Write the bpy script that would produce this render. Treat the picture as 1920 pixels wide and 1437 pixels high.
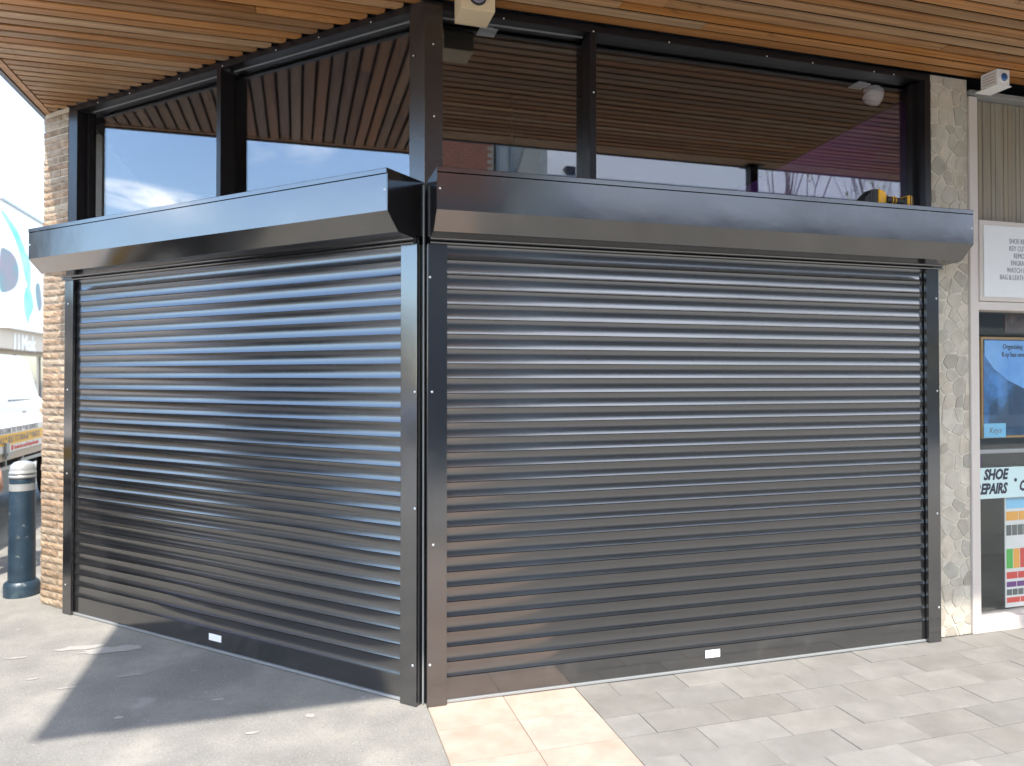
import bpy, bmesh, math, random
from mathutils import Vector, Matrix, noise
random.seed(7)
S = bpy.context.scene
for o in list(bpy.data.objects): bpy.data.objects.remove(o)
COL = S.collection
# ------------------------------------------------------------------ camera, sky, sun, exposure
F, H = 1370.0, 1.65
PITCH = math.radians(.76)
cam = bpy.data.cameras.new('camera'); co = bpy.data.objects.new('camera', cam); COL.objects.link(co)
cam.sensor_width = 36; cam.lens = 36*F/1920; cam.clip_start = .05; cam.clip_end = 600
co.location = (0, 0, H); co.rotation_euler = (math.radians(90)+PITCH, 0, 0)
cam.shift_y = (706 - F*math.tan(PITCH) - 718.5)/1920.0
cam.dof.use_dof = True; cam.dof.focus_distance = 4.1; cam.dof.aperture_fstop = 1.6
S.camera = co

SUN_AZ, SUN_EL = math.radians(181.8), math.radians(59)
w = bpy.data.worlds.new('World'); S.world = w; w.use_nodes = True
nt = w.node_tree; nt.nodes.clear()
def N(t, nt=nt, **k):
    n = nt.nodes.new(t)
    for a, b in k.items(): setattr(n, a, b)
    return n
out = N('ShaderNodeOutputWorld'); bg = N('ShaderNodeBackground'); bg.inputs[1].default_value = .15
sky = N('ShaderNodeTexSky', sky_type='NISHITA', sun_disc=False, sun_elevation=SUN_EL, sun_rotation=SUN_AZ, air_density=1.0, dust_density=.5, ozone_density=2.6)
tc = N('ShaderNodeTexCoord'); mp = N('ShaderNodeMapping'); mp.inputs['Scale'].default_value = (1.3, 1.3, 5.5); mp.inputs['Location'].default_value = (.35, .1, .0)
nz = N('ShaderNodeTexNoise'); nz.inputs['Scale'].default_value = 2.1; nz.inputs['Detail'].default_value = 7; nz.inputs['Roughness'].default_value = .55; nz.inputs['Distortion'].default_value = .6
cr = N('ShaderNodeValToRGB'); cr.color_ramp.elements[0].position = .62; cr.color_ramp.elements[1].position = .86
mx = N('ShaderNodeMix', data_type='RGBA'); mx.inputs['B'].default_value = (9, 9.3, 9.8, 1)
L_ = nt.links.new
L_(tc.outputs['Generated'], mp.inputs[0]); L_(mp.outputs[0], nz.inputs['Vector']); L_(nz.outputs['Fac'], cr.inputs[0])
mu = N('ShaderNodeMath', operation='MULTIPLY'); mu.inputs[1].default_value = .7
L_(cr.outputs[0], mu.inputs[0]); L_(mu.outputs[0], mx.inputs['Factor']); L_(sky.outputs[0], mx.inputs['A'])
def VM(op, a, b=None):
    n = N('ShaderNodeVectorMath', operation=op); L_(a, n.inputs[0])
    if b is not None: n.inputs[1].default_value = b
    return n.outputs['Value'] if op == 'DOT_PRODUCT' else n.outputs[0]
def MA(op, a, b=None, c=None):
    n = N('ShaderNodeMath', operation=op)
    for i_, x in enumerate((a, b, c)):
        if x is None: continue
        if isinstance(x, (int, float)): n.inputs[i_].default_value = x
        else: L_(x, n.inputs[i_])
    return n.outputs[0]
waz = math.radians(-96.5)
tx = MA('DIVIDE', VM('DOT_PRODUCT', tc.outputs['Generated'], (math.cos(waz), -math.sin(waz), 0)), .085)
fw = VM('DOT_PRODUCT', tc.outputs['Generated'], (math.sin(waz), math.cos(waz), 0))
nz2 = N('ShaderNodeTexNoise'); nz2.inputs['Scale'].default_value = 7; nz2.inputs['Detail'].default_value = 8; nz2.inputs['Roughness'].default_value = .6; nz2.inputs['Distortion'].default_value = 1.2
mp2 = N('ShaderNodeMapping'); mp2.inputs['Scale'].default_value = (1, 1, 4); L_(tc.outputs['Generated'], mp2.inputs[0]); L_(mp2.outputs[0], nz2.inputs['Vector'])
zz = VM('DOT_PRODUCT', tc.outputs['Generated'], (0, 0, 1))
tz = MA('DIVIDE', MA('SUBTRACT', MA('SUBTRACT', zz, .212), MA('MULTIPLY', tx, .008)), .020)
rr_ = MA('ADD', MA('MULTIPLY', tx, tx), MA('MULTIPLY', tz, tz))
wm_ = MA('MULTIPLY', MA('SUBTRACT', 1.0, MA('MINIMUM', rr_, 1.0)), MA('GREATER_THAN', fw, 0.0))
wm_ = MA('MINIMUM', MA('MULTIPLY', MA('MULTIPLY', wm_, MA('MAXIMUM', MA('SUBTRACT', nz2.outputs['Fac'], .36), 0.0)), 4.2), .85)
mw = N('ShaderNodeMix', data_type='RGBA'); mw.inputs['B'].default_value = (9.5, 9.6, 9.8, 1)
L_(wm_, mw.inputs['Factor']); L_(mx.outputs['Result'], mw.inputs['A'])
# thin veil of high cloud over the southern half of the sky
va_, ve_ = math.radians(145), math.radians(38)
vd = VM('DOT_PRODUCT', tc.outputs['Generated'], (math.sin(va_)*math.cos(ve_), math.cos(va_)*math.cos(ve_), math.sin(ve_)))
mr_ = N('ShaderNodeMapRange', interpolation_type='SMOOTHSTEP'); mr_.inputs['From Min'].default_value = .25; mr_.inputs['From Max'].default_value = .85; L_(vd, mr_.inputs['Value'])
vf = MA('MULTIPLY', mr_.outputs[0], MA('ADD', MA('MULTIPLY', nz.outputs['Fac'], .7), .38))
mv = N('ShaderNodeMix', data_type='RGBA'); mv.inputs['B'].default_value = (6.6, 6.7, 6.9, 1)
L_(MA('MINIMUM', vf, .9), mv.inputs['Factor']); L_(mw.outputs['Result'], mv.inputs['A']); L_(mv.outputs['Result'], bg.inputs[0]); L_(bg.outputs[0], out.inputs[0])

sl = bpy.data.lights.new('sun', 'SUN'); sl.energy = 2.0; sl.angle = math.radians(.9); sl.color = (1, .95, .87)
so = bpy.data.objects.new('sun', sl); COL.objects.link(so); so.location = (0, -20, 30)
sd = Vector((math.sin(SUN_AZ)*math.cos(SUN_EL), math.cos(SUN_AZ)*math.cos(SUN_EL), math.sin(SUN_EL)))
so.rotation_euler = (-sd).to_track_quat('-Z', 'Y').to_euler()
S.view_settings.view_transform = 'Standard'; S.view_settings.look = 'None'; S.view_settings.exposure = 2.2; S.view_settings.gamma = 1
S.render.engine = 'CYCLES'; S.cycles.max_bounces = 10; S.cycles.transparent_max_bounces = 16

# ------------------------------------------------------------------ materials
def material(name, base=(.5,.5,.5), rough=.5, metal=0, ior=1.5, var=0.0, nscale=8, stretch=(1,1,1), ramp=None, objrand=0.0,
             bump=0.0, bscale=60, bstretch=None, coat=0, speck=None, emit=None, coord='Object', rvar=0):
    m = bpy.data.materials.new(name); m.use_nodes = True; t = m.node_tree; t.nodes.clear()
    def n(ty, **k):
        x = t.nodes.new(ty)
        for a, b in k.items(): setattr(x, a, b)
        return x
    l = t.links.new
    o = n('ShaderNodeOutputMaterial'); b = n('ShaderNodeBsdfPrincipled'); l(b.outputs[0], o.inputs[0])
    b.inputs['Roughness'].default_value = rough; b.inputs['Metallic'].default_value = metal; b.inputs['IOR'].default_value = ior
    b.inputs['Coat Weight'].default_value = coat; b.inputs['Coat Roughness'].default_value = .05
    tcn = n('ShaderNodeTexCoord'); mpn = n('ShaderNodeMapping'); mpn.inputs['Scale'].default_value = stretch
    l(tcn.outputs[coord], mpn.inputs[0])
    oi = n('ShaderNodeObjectInfo')
    if objrand:
        vm = n('ShaderNodeVectorMath', operation='SCALE'); vm.inputs[0].default_value = (37, 17, 23); l(oi.outputs['Random'], vm.inputs['Scale'])
        va = n('ShaderNodeVectorMath', operation='ADD'); l(mpn.outputs[0], va.inputs[0]); l(vm.outputs[0], va.inputs[1]); vec = va.outputs[0]
    else: vec = mpn.outputs[0]
    nzn = n('ShaderNodeTexNoise'); nzn.inputs['Scale'].default_value = nscale; nzn.inputs['Detail'].default_value = 6; nzn.inputs['Roughness'].default_value = .62
    l(vec, nzn.inputs['Vector'])
    if ramp:
        r = n('ShaderNodeValToRGB'); e = r.color_ramp.elements
        e[0].position, e[0].color = ramp[0][0], (*ramp[0][1], 1); e[1].position, e[1].color = ramp[-1][0], (*ramp[-1][1], 1)
        for p, c in ramp[1:-1]:
            x = e.new(p); x.color = (*c, 1)
        l(nzn.outputs['Fac'], r.inputs[0]); cur = r.outputs[0]
    else:
        r = n('ShaderNodeMix', data_type='RGBA'); r.inputs['A'].default_value = tuple(c*(1-var) for c in base)+(1,); r.inputs['B'].default_value = tuple(min(1, c*(1+var)) for c in base)+(1,)
        l(nzn.outputs['Fac'], r.inputs['Factor']); cur = r.outputs['Result']
    if objrand:
        hs = n('ShaderNodeHueSaturation'); mr = n('ShaderNodeMapRange'); mr.inputs['To Min'].default_value = 1-objrand; mr.inputs['To Max'].default_value = 1+objrand
        l(oi.outputs['Random'], mr.inputs['Value']); l(mr.outputs[0], hs.inputs['Value']); l(cur, hs.inputs['Color'])
        mh = n('ShaderNodeMath', operation='MULTIPLY'); mh.inputs[1].default_value = 7.31; l(oi.outputs['Random'], mh.inputs[0])
        fr = n('ShaderNodeMath', operation='FRACT'); l(mh.outputs[0], fr.inputs[0])
        m2 = n('ShaderNodeMapRange'); m2.inputs['To Min'].default_value = .5-objrand*.035; m2.inputs['To Max'].default_value = .5+objrand*.035
        l(fr.outputs[0], m2.inputs['Value']); l(m2.outputs[0], hs.inputs['Hue'])
        m3 = n('ShaderNodeMapRange'); m3.inputs['To Min'].default_value = 1.15; m3.inputs['To Max'].default_value = 1-objrand*.8
        l(fr.outputs[0], m3.inputs['Value']); l(m3.outputs[0], hs.inputs['Saturation']); cur = hs.outputs[0]
    if speck:
        for (sc, thr, colr, amt) in speck:
            s = n('ShaderNodeTexNoise'); s.inputs['Scale'].default_value = sc; s.inputs['Detail'].default_value = 3; l(tcn.outputs[coord], s.inputs['Vector'])
            rr = n('ShaderNodeValToRGB'); rr.color_ramp.elements[0].position = thr; rr.color_ramp.elements[1].position = min(1, thr+.06)
            l(s.outputs['Fac'], rr.inputs[0]); ml = n('ShaderNodeMath', operation='MULTIPLY'); ml.inputs[1].default_value = amt; l(rr.outputs[0], ml.inputs[0])
            x = n('ShaderNodeMix', data_type='RGBA'); x.inputs['B'].default_value = (*colr, 1); l(ml.outputs[0], x.inputs['Factor']); l(cur, x.inputs['A']); cur = x.outputs['Result']
    l(cur, b.inputs['Base Color'])
    if rvar:
        rn = n('ShaderNodeTexNoise'); rn.inputs['Scale'].default_value = 3.0; rn.inputs['Detail'].default_value = 5; l(tcn.outputs[coord], rn.inputs['Vector'])
        rm = n('ShaderNodeMapRange'); rm.inputs['To Min'].default_value = max(.02, rough-rvar); rm.inputs['To Max'].default_value = rough+rvar
        l(rn.outputs['Fac'], rm.inputs['Value']); l(rm.outputs[0], b.inputs['Roughness'])
    if bump:
        bn = n('ShaderNodeTexNoise'); bn.inputs['Scale'].default_value = bscale; bn.inputs['Detail'].default_value = 5
        bm_ = n('ShaderNodeMapping'); bm_.inputs['Scale'].default_value = bstretch or stretch; l(tcn.outputs[coord], bm_.inputs[0]); l(bm_.outputs[0], bn.inputs['Vector'])
        bp = n('ShaderNodeBump'); bp.inputs['Strength'].default_value = 1; bp.inputs['Distance'].default_value = bump; l(bn.outputs['Fac'], bp.inputs['Height']); l(bp.outputs[0], b.inputs['Normal'])
    if emit:
        b.inputs['Emission Color'].default_value = (*emit[0], 1); b.inputs['Emission Strength'].default_value = emit[1]
    return m
M = {}
M['black'] = material('black_gloss_powder_coat', (.014,.014,.015), .13, ior=2.3, var=.3, bump=.0006, bscale=5, rvar=.07, speck=[(5,.6,(.035,.034,.032),.6),(90,.74,(.1,.1,.09),.4)])
M['lath'] = material('black_gloss_lath', (.015,.015,.016), .19, ior=2.3, var=.3, bump=.0006, bscale=4, bstretch=(1,1,1), rvar=.06, speck=[(70,.72,(.12,.115,.1),.4)])
M['postp'] = material('dark_bronze_post', (.018,.015,.014), .26, ior=1.9, var=.4, nscale=20, bump=.0003, bscale=90, rvar=.08)
M['frame'] = material('dark_bronze_frame', (.012,.010,.011), .32, ior=1.45, var=.4, nscale=20, bump=.0003, bscale=90, rvar=.1)
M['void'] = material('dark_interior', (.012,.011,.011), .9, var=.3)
M['screw'] = material('screw_head', (.75,.75,.75), .3, metal=.6)
M['label'] = material('white_label', (.85,.85,.85), .5)
M['trim'] = material('aluminium_trim', (.3,.31,.31), .4, metal=.3)
M['wood'] = material('soffit_timber', rough=.5, nscale=3.2, stretch=(1.2,22,22), objrand=.24, bump=.0012, bscale=9, bstretch=(1,16,16),
    ramp=[(.25,(.155,.075,.031)),(.42,(.3,.15,.06)),(.58,(.405,.213,.084)),(.78,(.49,.28,.12))], speck=[(14,.67,(.12,.045,.02),.6)], ior=1.5)
M['deck'] = material('dark_deck', (.01,.008,.006), .95)
M['fascia'] = material('dark_fascia_metal', (.05,.05,.07), .4, ior=1.6)
M['concrete'] = material('concrete', (.62,.61,.57), .85, var=.2, bump=.002, bscale=30)
M['brick'] = material('split_face_brick', rough=.9, nscale=14, objrand=.16, bump=.006, bscale=55, ramp=[(.3,(.17,.115,.074)),(.5,(.275,.198,.13)),(.75,(.39,.295,.2))])
M['mortar'] = material('mortar', (.56,.49,.38), .95, var=.2, nscale=30, bump=.003)
M['stone'] = material('pier_stone', rough=.85, nscale=9, objrand=.12, bump=.003, bscale=40, ramp=[(.3,(.37,.33,.265)),(.5,(.46,.415,.34)),(.75,(.55,.5,.42))])
M['stone_grey'] = material('pier_stone_grey', rough=.8, nscale=9, objrand=.15, bump=.004, bscale=40, ramp=[(.3,(.31,.28,.225)),(.7,(.42,.385,.32))])
M['render'] = material('pale_render', (.56,.51,.42), .9, var=.15, nscale=20, bump=.002)
M['redbrick'] = material('red_brick_face', (.5,.2,.13), .9, var=.3, objrand=.1)
M['paver'] = material('grey_paver', rough=.8, nscale=5, objrand=.1, bump=.0015, bscale=90, coord='Object',
    ramp=[(.3,(.148,.14,.127)),(.55,(.18,.171,.157)),(.75,(.215,.204,.186))], speck=[(60,.68,(.1,.1,.095),.5)])
M['pink'] = material('pink_paver', rough=.8, nscale=6, objrand=.06, bump=.0015, bscale=90,
    ramp=[(.3,(.295,.225,.182)),(.55,(.352,.276,.228)),(.75,(.4,.325,.275))], speck=[(50,.7,(.3,.22,.16),.4)])
M['asphalt'] = material('asphalt', rough=.9, nscale=2.6, bump=.0025, bscale=220,
    ramp=[(.28,(.155,.147,.132)),(.5,(.205,.194,.173)),(.7,(.265,.248,.216))], speck=[(.9,.55,(.12,.117,.11),.5),(11,.7,(.36,.35,.33),.45),(110,.6,(.34,.33,.3),.6),(95,.6,(.08,.08,.078),.55),(2.3,.68,(.26,.25,.235),.6)])
M['road'] = material('road_asphalt', rough=.9, nscale=2, bump=.003, bscale=120, ramp=[(.3,(.2,.19,.172)),(.7,(.27,.258,.232))])
M['joint'] = material('joint_sand', (.2,.185,.16), .95, var=.2, nscale=30)
M['splat'] = material('dried_paint', (.29,.275,.25), .8, var=.3, nscale=40)
M['white'] = material('white_paint', (.66,.66,.65), .45, var=.05)
M['carwhite'] = material('white_car_paint', (.6,.6,.6), .25, coat=.6, var=.02)
M['cream'] = material('cream_housing', (.68,.55,.36), .5, var=.08, nscale=12, stretch=(1,8,1))
M['plast'] = material('white_plastic', (.8,.8,.78), .4)
M['lensb'] = material('blue_lens', (.02,.1,.3), .08, ior=1.7)
M['lensg'] = material('grey_lens', (.12,.11,.16), .08, ior=1.8)
M['bezel'] = material('lens_bezel', (.03,.03,.03), .4)
M['purple'] = material('purple_partition', (.13,.03,.19), .8, var=.3, nscale=3)
M['yellow'] = material('drill_yellow', (.85,.42,.02), .4)
M['dblack'] = material('drill_black', (.02,.02,.02), .55, bump=.0006)
M['tyre'] = material('tyre_rubber', (.02,.02,.02), .8)
M['beige'] = material('beige_panel', (.42,.35,.28), .6, var=.08)
M['shopframe'] = material('beige_white_frame', (.55,.49,.44), .45, var=.05)
M['slatp'] = material('fascia_board', rough=.5, nscale=3, stretch=(8,8,.5), objrand=.08, ramp=[(.3,(.2,.175,.13)),(.7,(.29,.25,.19))])
M['navy'] = material('bollard_paint', rough=.4, nscale=7, ramp=[(.35,(.014,.028,.045)),(.6,(.025,.048,.072)),(.75,(.05,.08,.1))], speck=[(22,.66,(.25,.26,.25),.6),(4,.62,(.06,.1,.11),.6)])
M['capgrey'] = material('bollard_cap', (.36,.36,.35), .4, metal=.3, var=.25)
M['skin'] = material('skin', (.5,.28,.2), .55)
M['denim'] = material('denim', (.03,.05,.11), .9, var=.3, nscale=60)
M['shirt'] = material('blue_shirt', (.12,.22,.45), .9, var=.1)
M['hair'] = material('dark_hair', (.03,.02,.015), .7)
M['signyellow'] = material('sign_yellow', (.75,.42,.02), .5)
M['ink'] = material('dark_ink', (.03,.03,.05), .6)
M['inkgrey'] = material('grey_ink', (.24,.22,.25), .6)
M['red'] = material('red_print', (.6,.04,.03), .5)
M['green'] = material('green_print', (.05,.4,.06), .5)
M['orange'] = material('orange_print', (.75,.35,.05), .5)
M['cyan'] = material('mural_cyan', rough=.8, nscale=1.2, ramp=[(.3,(.12,.5,.5)),(.7,(.35,.7,.72))])
M['teal'] = material('mural_teal', rough=.8, nscale=.9, ramp=[(.3,(.06,.3,.3)),(.5,(.2,.22,.24)),(.8,(.3,.2,.25))])
M['mint'] = material('sign_pale_cyan', (.52,.66,.65), .4)
M['poster'] = material('poster_blue', rough=.4, nscale=1.7, ramp=[(.3,(.02,.035,.07)),(.45,(.03,.08,.16)),(.56,(.08,.26,.62)),(.8,(.16,.4,.8))])
M['posterblue'] = material('poster_light_blue', rough=.5, nscale=3, ramp=[(.3,(.1,.3,.7)),(.7,(.25,.5,.85))])
M['photo'] = material('framed_photo', rough=.4, nscale=14, ramp=[(.4,(.03,.02,.02)),(.62,(.12,.07,.05)),(.75,(.5,.42,.34))])
M['gold'] = material('gold_frame', (.4,.24,.1), .4)
M['bluecard'] = material('pale_blue_card', (.22,.52,.75), .5)
M['greywall'] = material('grey_render', (.15,.148,.145), .8, var=.15)
M['metalroof'] = material('pale_metal_roof', (.42,.45,.5), .5, var=.08, nscale=1)
M['bark'] = material('bark', (.16,.13,.1), .9, var=.3, nscale=20)
M['leaf'] = material('young_leaf', (.4,.46,.08), .6, var=.4, nscale=2)
M['darkwin'] = material('dark_window_glass', (.02,.025,.03), .08, ior=1.7)
M['shelfback'] = material('shop_interior', (.09,.11,.11), .7, var=.2, nscale=2)

def glass(name, f0, tint):
    m = bpy.data.materials.new(name); m.use_nodes = True; t = m.node_tree; t.nodes.clear(); l = t.links.new
    o = t.nodes.new('ShaderNodeOutputMaterial'); mi = t.nodes.new('ShaderNodeMixShader'); ge = t.nodes.new('ShaderNodeNewGeometry')
    dt = t.nodes.new('ShaderNodeVectorMath'); dt.operation = 'DOT_PRODUCT'; l(ge.outputs['Incoming'], dt.inputs[0]); l(ge.outputs['Normal'], dt.inputs[1])
    def ma(op, a, b=None):
        n = t.nodes.new('ShaderNodeMath'); n.operation = op
        for i_, x in enumerate((a, b)):
            if x is None: continue
            if isinstance(x, (int, float)): n.inputs[i_].default_value = x
            else: l(x, n.inputs[i_])
        return n.outputs[0]
    k = ma('POWER', ma('SUBTRACT', 1.0, ma('ABSOLUTE', dt.outputs['Value'])), 5.0)
    f = ma('ADD', ma('MULTIPLY', k, 1-f0), f0)
    tr = t.nodes.new('ShaderNodeBsdfTransparent'); tr.inputs[0].default_value = (*tint, 1); g = t.nodes.new('ShaderNodeBsdfGlossy'); g.inputs['Roughness'].default_value = .0; g.inputs['Color'].default_value = (1,1,1,1)
    l(f, mi.inputs[0]); l(tr.outputs[0], mi.inputs[1]); l(g.outputs[0], mi.inputs[2]); l(mi.outputs[0], o.inputs[0]); return m
M['glass'] = glass('tinted_glass', .115, (.9,.9,.91))
M['shopglass'] = glass('clear_glass', .04, (.97,.98,.975))

# ------------------------------------------------------------------ frames
C0 = Vector((-.4461, 3.7041, 0))
aR, aL = math.radians(73.6), math.radians(-61.4)
R = Vector((math.sin(aR), math.cos(aR), 0)); RN = Vector((math.cos(aR), -math.sin(aR), 0))
Lv = Vector((math.sin(aL), math.cos(aL), 0)); LN = Vector((-math.cos(aL), math.sin(aL), 0))
Z = Vector((0, 0, 1)); U = -RN
def WR(s, d, z): return C0 + s*R + d*RN + z*Z       # right wall: along, outward, up
def WL(s, d, z): return C0 + s*Lv + d*LN + z*Z      # left wall
def WS(t, v, z): return t*U - v*R + z*Z             # street: forward, to the left, up
def WW(x, y, z): return Vector((x, y, z))

class MB:
    def __init__(s): s.bm = bmesh.new()
    def poly(s, pts, faces):
        vs = [s.bm.verts.new(p) for p in pts]
        for f in faces: s.bm.faces.new([vs[i] for i in f])
        return vs
    def box(s, W, a0, a1, b0, b1, c0, c1, bev=0):
        t = bmesh.new()
        vs = [t.verts.new(W(a, b, c)) for a in (a0, a1) for b in (b0, b1) for c in (c0, c1)]
        for f in ((0,1,3,2),(4,6,7,5),(0,4,5,1),(2,3,7,6),(0,2,6,4),(1,5,7,3)): t.faces.new([vs[i] for i in f])
        s._add(t, bev); return s
    def prism(s, W, prof, a0, a1, bev=0, axis=0):
        """prof polygon extruded: axis 0 -> prof is (b,c) along a; axis 1 -> prof is (a,c) along b; axis 2 -> prof is (a,b) along c"""
        t = bmesh.new()
        def P(p, k): return W(k, *p) if axis == 0 else (W(p[0], k, p[1]) if axis == 1 else W(p[0], p[1], k))
        A = [t.verts.new(P(p, a0)) for p in prof]; B = [t.verts.new(P(p, a1)) for p in prof]; n = len(prof)
        t.faces.new(A); t.faces.new(B[::-1])
        for i in range(n): t.faces.new([A[i], B[i], B[(i+1) % n], A[(i+1) % n]])
        s._add(t, bev); return s
    def _add(s, t, bev):
        bmesh.ops.recalc_face_normals(t, faces=t.faces)
        if bev: bmesh.ops.bevel(t, geom=list(t.edges), offset=bev, segments=2, affect='EDGES', profile=.6)
        me = bpy.data.meshes.new('tmp'); t.to_mesh(me); t.free(); s.bm.from_mesh(me); bpy.data.meshes.remove(me)
    def lathe(s, c, prof, seg=24, axis=Z):
        axis = Vector(axis).normalized(); a = axis.orthogonal().normalized(); b = axis.cross(a); rows = []
        for r, h in prof:
            rows.append([s.bm.verts.new(Vector(c)+axis*h+(a*math.cos(k*2*math.pi/seg)+b*math.sin(k*2*math.pi/seg))*max(r, 1e-4)) for k in range(seg)])
        for i in range(len(rows)-1):
            for k in range(seg): s.bm.faces.new([rows[i][k], rows[i][(k+1) % seg], rows[i+1][(k+1) % seg], rows[i+1][k]])
        s.bm.faces.new(rows[0][::-1]); s.bm.faces.new(rows[-1]); return s
    def tube(s, p, q, r0, r1, seg=8):
        p, q = Vector(p), Vector(q); return s.lathe(p, [(r0, 0), (r1, (q-p).length)], seg, q-p)
def wl(o):
    v = Vector(o.location)
    while o.parent: o = o.parent; v += Vector(o.location)
    return v
def build(name, mb, mat, parent=None, origin=None, smooth=False, recalc=True):
    bm = mb.bm; base = wl(parent) if parent else Vector((0, 0, 0))
    org = Vector(origin) if origin is not None else base
    if recalc: bmesh.ops.recalc_face_normals(bm, faces=bm.faces)
    for v in bm.verts: v.co -= org
    me = bpy.data.meshes.new(name); bm.to_mesh(me); bm.free()
    for m in (mat if isinstance(mat, (list, tuple)) else [mat]): me.materials.append(m)
    if smooth:
        for p in me.polygons: p.use_smooth = True
        if smooth != 'all':
            try: me.set_sharp_from_angle(angle=math.radians(smooth if isinstance(smooth, (int, float)) and smooth > 1 else 35))
            except Exception: pass
    o = bpy.data.objects.new(name, me); COL.objects.link(o)
    if parent: o.parent = parent; o.location = org-base
    else: o.location = org
    return o
def tag(o, label=None, cat=None, group=None, kind=None):
    if label: o['label'] = label
    if cat: o['category'] = cat
    if group: o['group'] = group
    if kind: o['kind'] = kind
    return o
def thing(name, label, cat, loc, group=None):
    o = bpy.data.objects.new(name, None); COL.objects.link(o); o.location = loc; o.empty_display_size = .2
    return tag(o, label, cat, group)
def text_mesh(body, size, origin, xdir, ydir, ext=.001, align='LEFT', shear=0, bold=0, xs=1.0, space=1.0):
    c = bpy.data.curves.new('txt', 'FONT'); c.body = body; c.size = size; c.extrude = ext; c.align_x = align; c.shear = shear; c.offset = bold; c.resolution_u = 2; c.space_line = space
    o = bpy.data.objects.new('txt', c); COL.objects.link(o); bpy.context.view_layer.update()
    me = bpy.data.meshes.new_from_object(o.evaluated_get(bpy.context.evaluated_depsgraph_get())); bpy.data.objects.remove(o); bpy.data.curves.remove(c)
    mb = MB(); mb.bm.from_mesh(me); bpy.data.meshes.remove(me)
    zd = Vector(xdir).cross(Vector(ydir))
    for v in mb.bm.verts: v.co = Vector(origin)+Vector(xdir)*v.co.x*xs+Vector(ydir)*v.co.y+zd*v.co.z
    return mb

# ------------------------------------------------------------------ ground
g = MB(); g.poly([(-300,-300,-.03),(300,-300,-.03),(300,300,-.03),(-300,300,-.03)], [(0,1,2,3)])
tag(build('ground', g, M['road'], recalc=False), kind='structure')
g = MB(); g.prism(WR, [(-30,-2.6),(-2.6,-60),(-2.6,-2.4),(.012,0),(.012,3.2),(.012,30),(-30,30)][0:1]+[(-4.6,-60),(-2.3,-60),(-2.3,-2.3),(.009,0),(.009,12),(-4.6,12)], -.028, 0, axis=2)
g.bm.free(); g = MB()
g.prism(WR, [(-4.7,-60),(-2.3,-60),(-2.3,-2.3),(.009,.0),(.009,12),(-4.7,12)], -.028, 0, axis=2)
forecourt = tag(build('pavement', g, M['asphalt']), kind='structure')
# pale dried splashes on the asphalt
for i, (x, y, rx, ry) in enumerate([(-2.62,4.46,.13,.03),(-2.42,4.43,.16,.045),(-2.52,4.3,.07,.02),(-2.35,3.89,.05,.008),(-2.46,4.12,.05,.01),(-2.61,4.0,.03,.01),(-1.62,3.95,.05,.01),(-2.1,4.05,.07,.007),
                                    (-1.85,4.02,.05,.008),(-1.5,3.75,.03,.01),(-.98,3.57,.02,.02),(-1.9,3.55,.02,.012),(-2.5,3.75,.035,.012),(-1.2,3.4,.03,.01),(-2.9,4.3,.05,.012),(-3.0,4.1,.04,.02)]):
    m = MB(); n = 22; random.seed(i+40)
    pts = [(x+rx*math.cos(a)*(1+.5*noise.noise((math.cos(a)*2+i, math.sin(a)*2, i))) - ry*.8*math.sin(a), y+(ry*math.sin(a)*(1+.9*noise.noise((math.cos(a)*3, math.sin(a)*3+i, 1)))+rx*.35*math.cos(a)), .003) for a in [k*2*math.pi/n for k in range(n)]]
    m.poly(pts, [tuple(range(n))]); i in (2,4,6,8,12) or build('paint_splash', m, M['splat'], forecourt, recalc=False)
g = MB(); g.prism(WR, [(.011,-.2),(40,-.2),(40,4.4),(.011,4.4)], -.028, -.006, axis=2)
paving = tag(build('paving', g, M['joint']), kind='structure')
def paver(s0, s1, d0, d1, mat, j=.002):
    m = MB(); dz = random.uniform(-.0012, .0012); m.box(WR, s0+j, s1-j, d0+j, d1-j, -.006, dz, bev=.0012)
    c = WR((s0+s1)/2, (d0+d1)/2, 0); build('paving_slab', m, mat, paving, origin=c)
random.seed(5)
for c in range(2):
    for r in range(-1, 11):
        s0 = .013+.395*c
        if r >= 0: paver(s0, s0+.395, r*.3, r*.3+.3, M['pink'])
for r in range(13):
    d0 = .2*r; s = .803; first = (.19 if r % 2 == 0 else .385)
    s1 = s+first
    while s < 6.3:
        paver(s, s1, d0, d0+.2, M['paver'], j=.0016); s = s1; s1 = s+.3945
# ------------------------------------------------------------------ building shell
bld = thing('corner_shop_building', 'single storey corner shop with its chamfered corner closed by black roller shutters', 'building', WR(0,-1,0))
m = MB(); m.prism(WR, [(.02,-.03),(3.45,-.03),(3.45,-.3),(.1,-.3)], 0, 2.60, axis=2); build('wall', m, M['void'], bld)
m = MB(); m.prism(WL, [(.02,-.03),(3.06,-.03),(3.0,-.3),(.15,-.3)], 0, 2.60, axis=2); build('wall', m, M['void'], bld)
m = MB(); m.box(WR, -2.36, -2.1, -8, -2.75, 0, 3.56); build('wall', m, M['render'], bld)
m = MB(); m.box(WR, .75, 3.5, -1.0, -.95, 2.55, 3.548); build('partition', m, M['void'], bld)  # near-black panel added to block light crossing the room behind the panes
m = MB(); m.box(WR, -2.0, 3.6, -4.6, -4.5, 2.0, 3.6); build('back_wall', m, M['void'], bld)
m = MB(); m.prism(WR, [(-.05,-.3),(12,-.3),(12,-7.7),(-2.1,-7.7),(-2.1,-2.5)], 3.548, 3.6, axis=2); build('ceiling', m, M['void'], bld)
m = MB(); m.prism(WR, [(-.1,-.3),(3.5,-.3),(3.5,-4.5),(-2.1,-4.5),(-2.1,-2.5)], 2.5, 2.55, axis=2); build('floor', m, M['void'], bld)
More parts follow.
